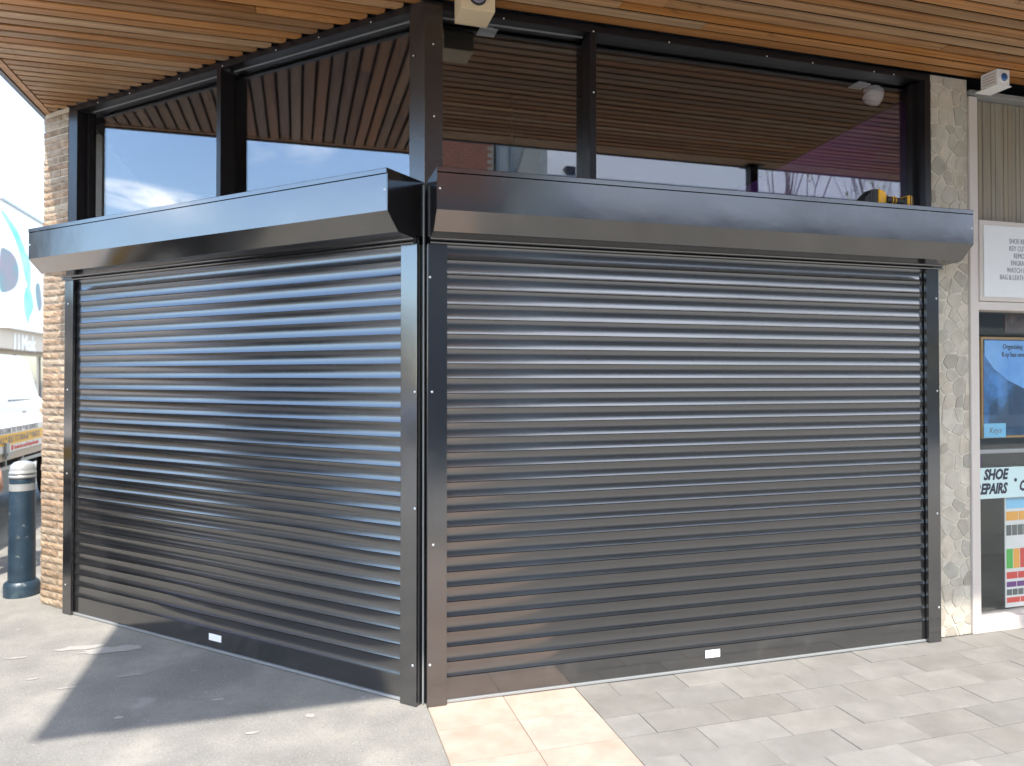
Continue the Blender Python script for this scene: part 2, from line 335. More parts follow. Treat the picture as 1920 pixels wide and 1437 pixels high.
# purple partition behind the right hand glazing
pp = thing('purple_partition', 'purple sloping partition inside behind the right end of the high window', 'partition', WR(2.8,-.35,2.55))
m = MB(); m.prism(WR, [(1.58,2.56),(3.5,2.56),(3.5,3.545),(3.37,3.545)], -.42, -.35, axis=1); build('panel', m, M['purple'], pp)

# canopy
can = thing('timber_canopy', 'deep overhanging canopy with a varnished timber slat soffit above the shutters', 'canopy', WR(-.5,.5,3.55))
SOF = 3.57
m = MB(); m.prism(WR, [(-2.395,1.885),(14,1.885),(14,-.05),(-.02,-.05),(-2.395,-2.42)], SOF+.075, SOF+.2, axis=2); build('roof_deck', m, M['deck'], can)
m = MB(); m.box(WR, -2.43, -2.397, -8, 1.918, SOF-.012, SOF+.42); m.box(WR, -2.397, 14, 1.887, 1.918, SOF-.012, SOF+.42); build('fascia', m, M['fascia'], can)
m = MB(); m.box(WR, -2.36, 14, -8, 1.88, SOF+.21, SOF+.4); build('roof_top', m, M['fascia'], can)
m = MB(); m.box(WR, -2.395, 14, 1.70, 1.885, SOF-.006, SOF+.02, bev=.003); eb = build('edge_board', m, M['wood'], can, origin=WR(0,1.8,SOF))
m = MB(); m.box(WR, -2.395, -2.345, -2.4, 1.70, SOF-.004, SOF+.02, bev=.003); build('edge_board', m, M['wood'], can, origin=WR(-2.37,0,SOF))
# slats: shared unit mesh, local X along the slat
um = bmesh.new()
bmesh.ops.create_cube(um, size=1)
for v in um.verts: v.co = Vector((v.co.x+.5, v.co.y*.065, v.co.z*.010+.005))
bmesh.ops.bevel(um, geom=[e for e in um.edges if abs((e.verts[0].co-e.verts[1].co).x) > .5], offset=.0022, segments=2, affect='EDGES')
ume = bpy.data.meshes.new('soffit_slat'); um.to_mesh(ume); um.free(); ume.materials.append(M['wood'])
rotz = math.atan2(R.y, R.x); cb = wl(can); random.seed(11)
NS = 0; d = 1.655; row = 0
while d > -2.4:
    s = -2.34; end = 6.9 if d > .01 else d*1.0+.01
    if d < .01 and end-s < .05: break
    while s < end-.02:
        ln = min(random.choice([1.8, 2.4, 3.0, 3.6, 4.2])+(random.uniform(-1.2, 0) if s < -2.3 else 0), end-s)
        if end-(s+ln) < .25: ln = end-s
        o = bpy.data.objects.new('soffit_slat', ume); COL.objects.link(o); o.parent = can; o.location = WR(s, d, SOF+random.uniform(-.0015, .0015))-cb
        o.rotation_euler = (random.uniform(-.012, .012), 0, rotz+random.uniform(-.0006, .0006)); o.scale = (ln-.003, 1, 1); s += ln; NS += 1
    d -= .0838; row += 1
# short bracket hanging from the canopy edge (mirrored in the right pane)
hb = thing('hanging_bracket', 'short dark steel bracket hanging from the outer edge of the canopy', 'bracket', WR(3.35,1.86,SOF-.006))
m = MB(); m.box(WR, 3.31, 3.39, 1.82, 1.9, 3.29, SOF-.014, bev=.003); build('drop_arm', m, M['frame'], hb)
m = MB(); m.box(WR, 3.27, 3.43, 1.78, 1.94, SOF-.0135, SOF-.007); build('mounting_plate', m, M['frame'], hb)

# ------------------------------------------------------------------ windows above the shutters
def screws(pts, W, parent, r=.006, name='screw'):
    for (s, d, z) in pts:
        m = MB(); nrm = (W(0,1,0)-W(0,0,0)); m.lathe(W(s, d-.001, z), [(r, 0), (r*.95, .002), (r*.5, .0035)], 8, nrm); build(name, m, M['screw'], parent)
def window(W, name, label, s_end, mulls, jamb, trims):
    t = thing(name, label, 'window', W(s_end/2, 0, 2.6))
    m = MB(); m.box(W, .095, s_end, -.03, -.001, 3.530, SOF-.001, bev=.002); m.box(W, .095, s_end-.001, -.125, -.032, 3.545, SOF-.001); build('head', m, M['frame'], t)
    m = MB(); m.box(W, .095, s_end, -.125, -.002, 2.602, 2.64, bev=.002); build('sill', m, M['frame'], t)
    for a, b in mulls:
        m = MB(); m.box(W, a, b, -.12, .0, 2.642, 3.528, bev=.002); build('mullion', m, M['frame'], t)
    m = MB(); m.box(W, jamb[0], jamb[1], -.13, .001, 2.642, 3.529, bev=.002)
    m.box(W, jamb[0]-.03, jamb[0]-.001, -.118, -.07, 2.642, 3.529); build('jamb', m, M['frame'], t)
    e = [.095]+[x for ab in mulls for x in ab]+[jamb[0]-.03]
    for i in range(0, len(e), 2):
        m = MB(); m.box(W, e[i]-.005, e[i+1]+.005, -.106, -.100, 2.63, 3.546); build('pane', m, M['glass'], t)
        if i//2 in trims:
            m = MB(); m.box(W, e[i]+.012, e[i+1]-.004, -.0985, -.094, 3.535, 3.5445); build('glazing_bead', m, M['trim'], t)
    return t
wR = window(WR, 'high_window', 'long high window in black frame above the right roller shutter', 3.235, [(.908,.945)], (3.19,3.235), [0])
wL = window(WL, 'high_window', 'high window reflecting blue sky above the left roller shutter', 3.085, [(1.512,1.55)], (2.985,3.085), [0,1])
screws([(x, -.001, 3.535) for x in (.42,.93,1.39,2.03,2.35,2.8,2.95)]+[(.93,0,3.2)], WR, wR, .005)
screws([(x, -.001, 3.54) for x in (.35,.72,1.05,1.5,1.9,2.4,2.75)], WL, wL, .005)
# corner post: two faces with a bead on the arris
cpst = thing('corner_post', 'black corner post between the two high windows running down between the shutters', 'post', C0)
m = MB(); m.bm.free(); m = MB()
pA, pB, pC = WR(.094,0,0), WL(.094,0,0), WR(.094,-.13,0); pD = WL(.094,-.13,0)
def vprism(mb, pts, z0, z1):
    n = len(pts); A = [mb.bm.verts.new(Vector(p)+Z*z0) for p in pts]; B = [mb.bm.verts.new(Vector(p)+Z*z1) for p in pts]
    mb.bm.faces.new(A); mb.bm.faces.new(B[::-1])
    for i in range(n): mb.bm.faces.new([A[i], B[i], B[(i+1) % n], A[(i+1) % n]])
vprism(m, [WR(.001,0,0), pA, pC, pD, pB, WL(.001,0,0)], 2.6, SOF-.001); build('post', m, M['postp'], cpst)
m = MB(); vprism(m, [WR(.0075,.0,0), WR(.0075,-.04,0), WL(.0075,-.04,0), WL(.0075,0,0)], 0.0, 2.6); build('post_foot', m, M['black'], cpst)
m = MB(); m.tube(C0+(RN+LN)*.006+Z*.005, C0+(RN+LN)*.006+Z*2.62, .0048, .0048, 8); build('corner_bead', m, M['trim'] , cpst, smooth=True)
screws([(.045,0,3.35),(.05,0,2.98)], WR, cpst, .005); screws([(.07,0,3.3)], WL, cpst, .005)

# ------------------------------------------------------------------ roller shutters
PITCHZ = .0754
def shutter(W, label, s0, s1, box0, box1, lab, scr, shadow_side):
    t = thing('roller_shutter', label, 'roller shutter', W((s0+s1)/2, 0, 0), 'roller shutters across the shop corner')
    g0, g1 = s0+.1, s1-.096
    # lath: one curved profile, shared
    prof = [(.006,.0),(.018,.0),(.018,.0026),(.027,.0028)]
    n = 14; z0, z1, sag = .0034, PITCHZ-.0002, .0060; ch = z1-z0
    Rr = (ch*ch/4+sag*sag)/(2*sag); half = math.asin(ch/2/Rr)
    for i in range(n+1):
        a = -half+2*half*i/n; prof.append((.0285-(Rr*math.cos(a)-(Rr-sag)), z0+ch/2+Rr*math.sin(a)))
    prof += [(.027, z1+.0001),(.018, z1+.0002),(.006, z1+.0002)]
    nseg = 14
    lm = MB(); rows = []
    for k in range(nseg+1):
        s = g0-.02+(g1-g0+.04)*k/nseg; rows.append([lm.bm.verts.new(W(s, b, c+.13)) for b, c in prof])
    for k in range(nseg):
        for i in range(len(prof)-1): lm.bm.faces.new([rows[k][i], rows[k+1][i], rows[k+1][i+1], rows[k][i+1]])
    lm.bm.faces.new(rows[0]); lm.bm.faces.new(rows[-1][::-1])
    first = build('lath', lm, M['lath'], t, smooth=28)
    # make sure normals face outwards
    nrm = W(0,1,0)-W(0,0,0)
    k = 0
    for i in range(1, 30):
        o = first.copy(); COL.objects.link(o); o.parent = t; o.location = Vector(first.location)+Z*PITCHZ*i+nrm*random.uniform(-.0012, .0012)
    # bottom bar
    m = MB(); m.box(W, g0-.02, g1+.02, .004, .024, .017, .129, bev=.002); bb = build('bottom_bar', m, M['black'], t)
    m = MB(); m.box(W, g0+.002, g1-.002, .0, .034, .004, .016, bev=.002); build('foot_seal', m, M['trim'], t)
    m = MB(); m.box(W, lab[0], lab[1], .0245, .0265, lab[2], lab[3], bev=.0008); build('label', m, M['label'], bb)
    # guides
    for a, b, side in ((s0, g0, 0), (g1, s1, 1)):
        m = MB(); m.box(W, a, b, .044, .052, 0, 2.317, bev=.0015)
        m.box(W, a, a+.004, .0, .0435, 0, 2.317) if side == 0 else m.box(W, b-.004, b, .0, .0435, 0, 2.317)
        inner = b if side == 0 else a
        x0, x1 = (inner-.004, inner) if side == 0 else (inner, inner+.004)
        m.box(W, x0, x1, .033, .0435, 0, 2.317)
        build('guide', m, M['black'], t)
    # lintel rail: stepped profile under the box
    pr = [(0,2.318),(.062,2.318),(.064,2.324),(.060,2.328),(.052,2.330),(.052,2.337),(.066,2.339),(.068,2.345),(.064,2.350),(.0,2.36)]
    m = MB(); m.prism(W, pr, s0+.012, s1+.026); build('lintel_rail', m, M['black'], t, smooth=40)
    # housing
    m = MB(); pts = [(.3,2.609),(.3,2.435),(.217,2.348),(.10,2.338),(.10,2.342),(.2145,2.353),(.2965,2.437),(.2965,2.609)]
    m.prism(W, pts, box0+.002, box1-.002); build('housing_cover', m, M['black'], t)
    m = MB(); m.prism(W, [(.001,2.637),(.303,2.637),(.304,2.635),(.304,2.6135),(.300,2.6135),(.300,2.631),(.001,2.631)], box0, box1); build('housing_top', m, M['black'], t)
    for a, b in ((box0-.003, box0+.0015), (box1-.0015, box1+.003)):
        m = MB(); m.prism(W, [(.001,2.6305),(.2995,2.6305),(.2995,2.4345),(.2165,2.3475),(.10,2.3375),(.07,2.352),(.001,2.362)], a, b); build('end_cap', m, M['black'], t)
    m = MB(); m.box(W, box0+.003, box1-.003, .001, .22, 2.362, 2.45); build('barrel_cover', m, M['void'], t)
    screws([(s, .052, z) for s, z in scr], W, t, .0065)
    screws([(box0+.012, .3, 2.535), (box1-.012, .3, 2.53)], W, t, .006)
    m = MB()
    return t
shR = shutter(WR, 'wider black roller shutter closing the right face of the corner, drill on its housing', .009, 3.235, .012, 3.232, (1.592,1.684,.065,.108),
    [(.021,2.148),(.032,1.572),(.039,.807),(.023,.211),(3.217,1.56),(3.21,.796),(3.217,.214),(3.215,2.137)], 0)
shL = shutter(WL, 'black roller shutter closing the left face of the corner beside the brick pier', .008, 3.03, .002, 3.016, (1.452,1.56,.062,.102),
    [(.02,1.572),(.018,.988),(.03,.204),(2.989,1.557),(2.988,.975),(2.996,.205),(2.991,2.156)], 1)

# ------------------------------------------------------------------ brick pier
bp = thing('brick_pier', 'rough split-face brown brick pier at the left end of the shop', 'brick pier', WL(3.24,-.1,0))
m = MB(); m.box(WL, 3.094, 3.385, -.1, -.003, 0, SOF-.002); build('mortar', m, M['mortar'], bp)
def rough_brick(W, s0, s1, z0, z1, mat, parent, d=-.3, seed=0, name='brick', amp=.007):
    m = MB(); nx = max(3, int((s1-s0)/.03)); nz = 3; g = []
    for i in range(nx+1):
        r = []
        for j in range(nz+1):
            s = s0+(s1-s0)*i/nx; z = z0+(z1-z0)*j/nz; edge = (i in (0, nx)) or (j in (0, nz))
            dd = .0005 if edge else .0055+amp*noise.noise((s*31+seed*3.1, z*47, seed*1.7))
            if edge: s += .0015*noise.noise((s*60, z*60, seed)); z += .0018*noise.noise((s*40, z*90, seed+5))
            r.append(m.bm.verts.new(W(s, dd, z)))
        g.append(r)
    for i in range(nx):
        for j in range(nz): m.bm.faces.new([g[i][j], g[i+1][j], g[i+1][j+1], g[i][j+1]])
    bk = [m.bm.verts.new(W(s, -.02, z)) for s, z in ((s0, z0), (s1, z0), (s1, z1), (s0, z1))]
    m.bm.faces.new([bk[0], bk[1]]+[g[i][0] for i in range(nx, -1, -1)]); m.bm.faces.new([bk[3], bk[2]]+[g[i][nz] for i in range(nx, -1, -1)])
    m.bm.faces.new([bk[0], bk[3]]+[g[0][j] for j in range(nz, -1, -1)]); m.bm.faces.new([bk[1], bk[2]]+[g[nx][j] for j in range(nz, -1, -1)])
    build(name, m, mat, parent, origin=W((s0+s1)/2, 0, (z0+z1)/2))
zc = .006; i = 0; random.seed(3)
while zc+.05 < SOF+.01:
    a, b = 3.092+random.uniform(-.004,.004), 3.392+random.uniform(-.005,.008); hh = .0438+random.uniform(-.0015,.0015)
    zt = min(zc+hh, SOF-.003)
    if i % 2 == 0: rough_brick(WL, a, b, zc, zt, M['brick'], bp, seed=i)
    else:
        c = 3.185+random.uniform(-.006,.006); rough_brick(WL, a, c-.003, zc, zt, M['brick'], bp, seed=i); rough_brick(WL, c+.004, b, zc, zt, M['brick'], bp, seed=i+.5)
    zc += .0505; i += 1

# ------------------------------------------------------------------ stone pier
sp = thing('stone_pier', 'pale crazy-stone pier between the right shutter and the neighbouring shop', 'stone pier', WR(3.385,-.1,0))
m = MB(); m.box(WR, 3.238, 3.532, -.09, -.004, 0, SOF-.002); build('mortar', m, M['render'], sp)
random.seed(21)
x0, x1, y0, y1 = 3.240, 3.530, .004, SOF-.004
seeds = []; tries = 0
while tries < 9000:
    p = (random.uniform(x0-.03, x1+.03), random.uniform(y0, y1)); tries += 1
    if all((p[0]-q[0])**2+((p[1]-q[1])*.9)**2 > .068**2 for q in seeds): seeds.append((p[0], p[1], random.uniform(-1, 1)*.0021))
def clip(poly, px, py, nx, ny):
    outp = []
    for i in range(len(poly)):
        a, b = poly[i], poly[(i+1) % len(poly)]; da = (a[0]-px)*nx+(a[1]-py)*ny; db = (b[0]-px)*nx+(b[1]-py)*ny
        if da <= 0: outp.append(a)
        if da*db < 0: t = da/(da-db); outp.append((a[0]+(b[0]-a[0])*t, a[1]+(b[1]-a[1])*t))
    return outp
for p in seeds:
    gap = random.uniform(.0018, .0055); poly = [(x0,y0),(x1,y0),(x1,y1),(x0,y1)]
    for q in seeds:
        if q is p or (q[0]-p[0])**2+(q[1]-p[1])**2 > .12: continue
        nx, ny = q[0]-p[0], q[1]-p[1]; ln = math.hypot(nx, ny); nx /= ln; ny /= ln
        tt = (ln*ln+p[2]-q[2])/(2*ln)-gap*random.uniform(.6, 1.5)
        a_ = random.uniform(-.12, .12); nx2, ny2 = nx*math.cos(a_)-ny*math.sin(a_), nx*math.sin(a_)+ny*math.cos(a_)
        poly = clip(poly, p[0]+nx*tt, p[1]+ny*tt, nx2, ny2)
        if len(poly) < 3: break
    if len(poly) < 3: continue
    n = len(poly); cx_, cy_ = sum(q[0] for q in poly)/n, sum(q[1] for q in poly)/n
    area = abs(sum(poly[i][0]*poly[(i+1) % n][1]-poly[(i+1) % n][0]*poly[i][1] for i in range(n)))/2
    if area < .0006: continue
    m = MB(); h = random.uniform(-.0015, .0015); ring = []
    for i in range(n):
        a, b = poly[i], poly[(i+1) % n]
        for f in (.12, .5, .88):
            q = (a[0]+(b[0]-a[0])*f, a[1]+(b[1]-a[1])*f); k = 1-(.05*abs(noise.noise((q[0]*50, q[1]*50, 2))) if f == .5 else 0)
            ring.append((cx_+(q[0]-cx_)*k, cy_+(q[1]-cy_)*k))
    N_ = len(ring)
    A = [m.bm.verts.new(WR(q[0], -.006, q[1])) for q in ring]; B = [m.bm.verts.new(WR(cx_+(q[0]-cx_)*.97, h, cy_+(q[1]-cy_)*.97)) for q in ring]
    m.bm.faces.new(A); m.bm.faces.new(B[::-1])
    for i in range(N_): m.bm.faces.new([A[i], B[i], B[(i+1) % N_], A[(i+1) % N_]])
    build('stone', m, M['stone_grey'] if random.random() < .16 else M['stone'], sp, origin=WR(cx_, 0, cy_))

# ------------------------------------------------------------------ neighbouring shop
ns = thing('shoe_repair_shopfront', 'beige framed shopfront of the shoe repair shop at the right edge', 'shopfront', WR(4.6,-.1,0))
m = MB(); m.box(WR, 3.536, 3.603, -.12, .012, .0, 3.46, bev=.004); m.box(WR, 6.0, 6.1, -.12, .012, 0, 3.46, bev=.004); m.box(WR, 6.105, 14, -.3, .0, 0, SOF-.002)
m.box(WR, 3.6035, 5.9995, -.12, .01, 2.08, 2.135, bev=.004); m.box(WR, 3.6035, 5.9995, -.12, .012, .0, .085, bev=.004); build('frame', m, M['shopframe'], ns)
m = MB(); m.box(WR, 3.6035, 5.9995, -.11, -.06, 1.14, 1.165, bev=.003); build('transom', m, M['trim'], ns)
m = MB(); m.box(WR, 3.6, 6.0, -.088, -.082, .08, 2.085); build('pane', m, M['shopglass'], ns)
m = MB(); m.box(WR, 3.536, 6.1, -.14, -.1, 2.14, 3.56); build('fascia_backing', m, M['void'], ns)
random.seed(9); s = 3.606
while s < 5.98:
    wd = .036; m = MB(); dd = random.uniform(-.004, .0); m.box(WR, s, min(s+wd-.003, 5.999), -.098, -.045+dd, 2.665, 3.465, bev=.003); build('fascia_board', m, M['slatp'], ns, origin=WR(s, 0, 3)); s += wd
m = MB(); m.box(WR, 3.5395, 6.1, -.099, .02, 3.468, 3.50, bev=.003); build('top_trim', m, M['trim'], ns)
m = MB(); m.box(WR, 3.6, 6.1, -1.5, -1.45, 0, 3.5); m.box(WR, 3.45, 3.5, -1.5, -.35, 0, 3.5); m.box(WR, 3.5, 6.1, -1.45, -.13, .02, .05); m.box(WR, 6.1, 6.15, -1.5, -.13, 0, 3.5); build('back_wall', m, M['shelfback'], ns)
m = MB(); m.box(WR, 3.5, 12, -1.5, -.14, 2.3, 2.4); build('ceiling', m, M['white'], ns)
# light box sign
sg = thing('shop_sign', 'white framed sign listing shoe repairs and key cutting on the right edge', 'sign', WR(4.6,0,2.14))
m = MB(); m.box(WR, 3.606, 5.995, -.05, .02, 2.137, 2.662, bev=.006); build('frame', m, M['shopframe'], sg)
m = MB(); m.box(WR, 3.632, 5.965, .0205, .026, 2.165, 2.63, bev=.002); fp = build('face_panel', m, M['white'], sg)
lines = ['SHOE REPAIRS', 'KEY CUTTING', 'REMOTES', 'ENGRAVING', 'WATCH REPAIRS', 'BAG & LEATHER REPAIRS']
for i, tx in enumerate(lines):
    m = text_mesh(tx, .047, WR(3.955, .0265, 2.518-.0475*i), R, Z, align='CENTER', xs=.74); build('lettering', m, M['inkgrey'], sg)
# poster
po = thing('framed_poster', 'gold framed blue poster about spare keys inside the shop window', 'poster', WR(4.05,-.13,1.235))
m = MB(); m.box(WR, 3.765, 4.5, -.14, -.115, 1.235, 1.915, bev=.003); build('frame', m, M['gold'], po)
m = MB(); m.box(WR, 3.782, 4.483, -.1145, -.112, 1.252, 1.898); build('print', m, M['poster'], po, origin=WR(3.6,0,1.1))
m = MB(); m.prism(WR, [(3.79,1.89),(4.475,1.89),(4.475,1.5),(4.2,1.54),(4.0,1.62),(3.87,1.7),(3.79,1.79)], -.1118, -.1112, axis=1); build('print_sky', m, M['posterblue'], po)
m = text_mesh('Organising a Spare\nKey has never been', .048, WR(4.1, -.1105, 1.835), R, Z, align='CENTER', xs=.85, space=1.1); build('lettering', m, M['ink'], po)
cd = thing('price_card', 'pale blue handwritten card tucked in the lower corner of the poster', 'card', WR(3.87,-.108,1.24))
m = MB(); m.box(WR, 3.775, 3.965, -.1095, -.108, 1.24, 1.335); build('card', m, M['bluecard'], cd)
m = text_mesh('Keys', .055, WR(3.87, -.1075, 1.27), R, Z, align='CENTER', shear=.3); build('lettering', m, M['inkgrey'], cd)
ph = thing('framed_photo', 'small dark framed photograph above the blue poster in the shop window', 'picture', WR(4.1,-.12,1.94))
m = MB(); m.box(WR, 3.975, 4.3, -.13, -.115, 1.945, 2.072); build('print', m, M['photo'], ph)
bs = thing('shop_window_sign', 'pale cyan strip sign reading SHOE REPAIRS across the shop window', 'sign', WR(4.2,-.08,.84))
m = MB(); m.box(WR, 3.606, 5.995, -.0795, -.072, .842, 1.045); build('panel', m, M['mint'], bs)
m = text_mesh('SHOE', .095, WR(3.725, -.0715, .968), R, Z, shear=.25, bold=.004, xs=.85); build('lettering', m, M['ink'], bs)
m = text_mesh('REPAIRS', .095, WR(3.655, -.0715, .875), R, Z, shear=.25, bold=.004, xs=.78); build('lettering', m, M['ink'], bs)
m = MB(); m.lathe(WR(4.0,-.0715,.957), [(.012,0),(.012,.002)], 12, RN); build('lettering', m, M['ink'], bs)
m = text_mesh('CUT KEYS', .095, WR(4.03, -.0715, .885), R, Z, shear=.25, bold=.004, xs=.8); build('lettering', m, M['ink'], bs)
pr = thing('product_poster', 'tall poster of bright coloured packets low in the shop window', 'poster', WR(4.1,-.1,.1))
m = MB(); m.box(WR, 3.945, 4.5, -.11, -.104, .1, .835); build('sheet', m, M['white'], pr)
random.seed(4)
rows = [(.76,.07,'bluecard',.62),(.68,.06,'orange',.11),(.58,.07,'shelfback',.05),(.53,.03,'white',.5),(.36,.13,'green',.06),(.36,.13,'red',0),(.29,.045,'red',.1),(.235,.035,'purple',.09),(.18,.04,'shelfback',.05),(.13,.035,'red',.12)]
for z, h, c, wdt in rows:
    if c == 'red' and wdt == 0: continue
    s = 3.955
    k = 0
    while s < 4.48:
        wd = min(wdt, 4.49-s); cc = c
        if c == 'green': cc = ['green','orange','red'][k % 3]
        m = MB(); m.box(WR, s, s+wd-.006, -.1035, -.1025, z, z+h); build('packet', m, M[cc], pr); s += wd; k += 1
# shelf objects behind glass left of the poster
sh = thing('shelf_goods_rack', 'dark rack of small shoe care goods behind the shop window', 'rack', WR(3.7,-.5,0))
m = MB()
for z in (.9,1.25,1.5,1.75): m.box(WR, 3.52, 4.9, -.6, -.35, z, z+.012)
m.box(WR, 3.52, 3.54, -.6, -.35, .05, 2.0); build('shelves', m, M['trim'], sh)
for k in range(22):
    z = random.choice((.9,1.25,1.5,1.75)); s = 3.56+.058*k; m = MB(); m.box(WR, s, s+.045, -.5, -.38, z+.013, z+random.uniform(.08,.2), bev=.003)
    tag(build('packet', m, M[random.choice(['red','gold','bluecard','ink','green','purple','white','orange','darkwin'])], sh))

# ------------------------------------------------------------------ fittings on the soffit and behind the glass
def cam_box(name, label, s0, s1, d0, d1, z0, mat, lens, lx, lz, lr, louvre=False):
    t = thing(name, label, 'security camera', WR((s0+s1)/2, (d0+d1)/2, SOF))
    m = MB(); m.box(WR, s0, s1, d0, d1, z0, SOF-.002, bev=.003); build('housing', m, mat, t)
    m = MB(); m.box(WR, s0-.012, s1+.012, d0-.03, d1+.002, z0-.007, z0-.0005, bev=.001); 
    if louvre: build('base_plate', m, mat, t)
    else: m.bm.free()
    m = MB(); m.lathe(WR(lx, d1-.001, lz), [(lr+.008,0),(lr+.008,.006),(lr,.007)], 24, RN); build('bezel', m, M['bezel'] if not louvre else mat, t, smooth=True)
    m = MB(); m.lathe(WR(lx, d1+.0062, lz), [(lr,0),(lr*.9,.004),(lr*.6,.008),(lr*.2,.01)], 24, RN); build('lens', m, lens, t, smooth='all')
    if louvre:
        for k in range(4):
            m = MB(); zz = z0+.018+.018*k; m.box(WR, s0-.003, s0-.0005, d0+.015, d1-.012, zz, zz+.008); build('louvre', m, M['shopframe'], t)
cam_box('camera_housing', 'cream square camera housing on the soffit beside the corner post', .147, .316, .04, .212, 3.45, M['cream'], M['lensg'], .228, 3.515, .036)
cam_box('camera_housing', 'white louvred camera housing with blue lens under the soffit above the shoe repair shop', 3.56, 3.66, .075, .19, 3.47, M['plast'], M['lensb'], 3.61, 3.518, .026, True)
def bracket(s, d, label):
    t = thing('ceiling_plate', label, 'bracket', WR(s, d, 3.53))
    m = MB(); m.box(WR, s-.05, s+.05, d-.045, d+.045, 3.527, 3.535, bev=.002); build('plate', m, M['plast'], t)
    m = MB(); m.box(WR, s-.03, s+.03, d-.03, d+.03, 3.5355, 3.548); build('spacer', m, M['plast'], t)
    for k in (-.025, .025):
        m = MB(); m.lathe(WR(s+k, d, 3.5275), [(.006,0),(.004,.002)], 8, -Z); build('screw', m, M['screw'], t)
bracket(.372, -.168, 'small white plate behind the glass next to the cream camera housing')
bracket(2.868, -.2, 'small white plate behind the glass beside the white dome camera')
t = thing('dome_camera', 'white dome shaped security camera behind the glass at the right end', 'security camera', WR(2.99,-.24,3.54))
m = MB(); m.lathe(WR(3.0,-.235,3.545), [(.05,0),(.052,.03)], 20, -Z); build('mount', m, M['plast'], t, smooth=True)
ax = (-Z*.75+U*(-.25)-R*(-.12)).normalized()
m = MB(); m.lathe(WR(3.0,-.235,3.515), [(.052,0),(.066,.012),(.066,.03),(.058,.05),(.04,.075),(.012,.098)], 24, ax); build('shell', m, M['plast'], t, smooth=40)

# drill on the right housing
dr = thing('cordless_drill', 'yellow and black cordless drill lying on top of the right shutter housing', 'drill', WR(2.66,.22,2.638))
zb = 2.638
m = MB(); m.prism(WR, [(2.505,zb),(2.60,zb),(2.60,zb+.094),(2.565,zb+.092),(2.53,zb+.062),(2.505,zb+.035)], .17, .24, axis=1, bev=.004); build('battery', m, M['dblack'], dr)
for k in range(3):
    m = MB(); m.box(WR, 2.545+.016*k, 2.552+.016*k, .2405, .2425, zb+.02, zb+.085); build('battery_rib', m, M['bezel'], dr)
m = MB(); m.prism(WR, [(2.602,zb),(2.655,zb),(2.658,zb+.06),(2.645,zb+.085),(2.604,zb+.096)], .168, .244, axis=1, bev=.006); build('battery_mount', m, M['yellow'], dr)
m = MB(); m.tube(WR(2.655,.235,zb+.036), WR(2.775,.235,zb+.031), .024, .02, 14); build('handle', m, M['dblack'], dr, smooth=True)
for k in range(2):
    m = MB(); m.lathe(WR(2.69+.02*k,.235,zb+.035), [(.0255,0),(.0255,.005)], 14, R); build('grip_ring', m, M['yellow'], dr)
m = MB(); m.prism(WR, [(2.765,zb),(2.80,zb),(2.80,zb+.064),(2.785,zb+.055)], .165, .25, axis=1, bev=.005); build('motor_housing', m, M['dblack'], dr)
m = MB(); m.prism(WR, [(2.802,zb),(2.838,zb),(2.838,zb+.06),(2.82,zb+.074),(2.802,zb+.068)], .16, .255, axis=1, bev=.008); build('motor_cap', m, M['yellow'], dr)
m = MB(); m.box(WR, 2.813, 2.819, .256, .258, zb+.012, zb+.07); m.box(WR, 2.826, 2.83, .256, .258, zb+.012, zb+.06); build('vent', m, M['bezel'], dr)

# ------------------------------------------------------------------ bollard
bo = thing('bollard', 'dark blue iron bollard with grey domed cap and white band left of the brick pier', 'bollard', (-3.71,5.55,0))
cB = Vector((-3.71,5.55,0))
m = MB(); m.lathe(cB, [(.118,0),(.118,.02),(.12,.07),(.115,.095),(.1,.11)], 28); build('base', m, M['navy'], bo, smooth=40)
m = MB(); m.lathe(cB, [(.09,.1),(.09,.2),(.086,.6),(.084,.88)], 28); build('shaft', m, M['navy'], bo, smooth=40)
m = MB(); m.lathe(cB, [(.0868,.79),(.0862,.842)], 28); build('white_band', m, M['capgrey'], bo, smooth=40)
m = MB(); m.lathe(cB, [(.082,.88),(.09,.888),(.09,.9),(.083,.908),(.089,.914),(.09,.928),(.083,.934),(.084,.95),(.078,.98),(.056,1.0),(.03,1.008)], 28); build('cap', m, M['capgrey'], bo, smooth=60)

# ------------------------------------------------------------------ person at the left edge (hand and leg show)
def skinned(name, verts, edges, radii, mat, parent, lvl=2):
    base = wl(parent); me = bpy.data.meshes.new('t'); me.from_pydata([tuple(Vector(v)-base) for v in verts], edges, []); o = bpy.data.objects.new('t', me); COL.objects.link(o)
    sk = o.modifiers.new('s', 'SKIN'); 
    for i, r in enumerate(radii):
        me.skin_vertices[0].data[i].radius = (r, r) if not isinstance(r, tuple) else r
    me.skin_vertices[0].data[0].use_root = True
    sk.use_smooth_shade = True; sb = o.modifiers.new('b', 'SUBSURF'); sb.levels = lvl; sb.render_levels = lvl
    bpy.context.view_layer.update(); dg = bpy.context.evaluated_depsgraph_get(); m2 = bpy.data.meshes.new_from_object(o.evaluated_get(dg)); bpy.data.objects.remove(o)
    m2.materials.clear(); m2.materials.append(mat)
    for p in m2.polygons: p.use_smooth = True
    q = bpy.data.objects.new(name, m2); COL.objects.link(q); q.parent = parent; return q
P0 = Vector((-4.425, 5.98, 0))
pe = thing('person', 'person in blue shirt and jeans at the left edge with one hand hanging down', 'person', P0)
def pv(x, y, z): return P0+Vector((x, y, z))
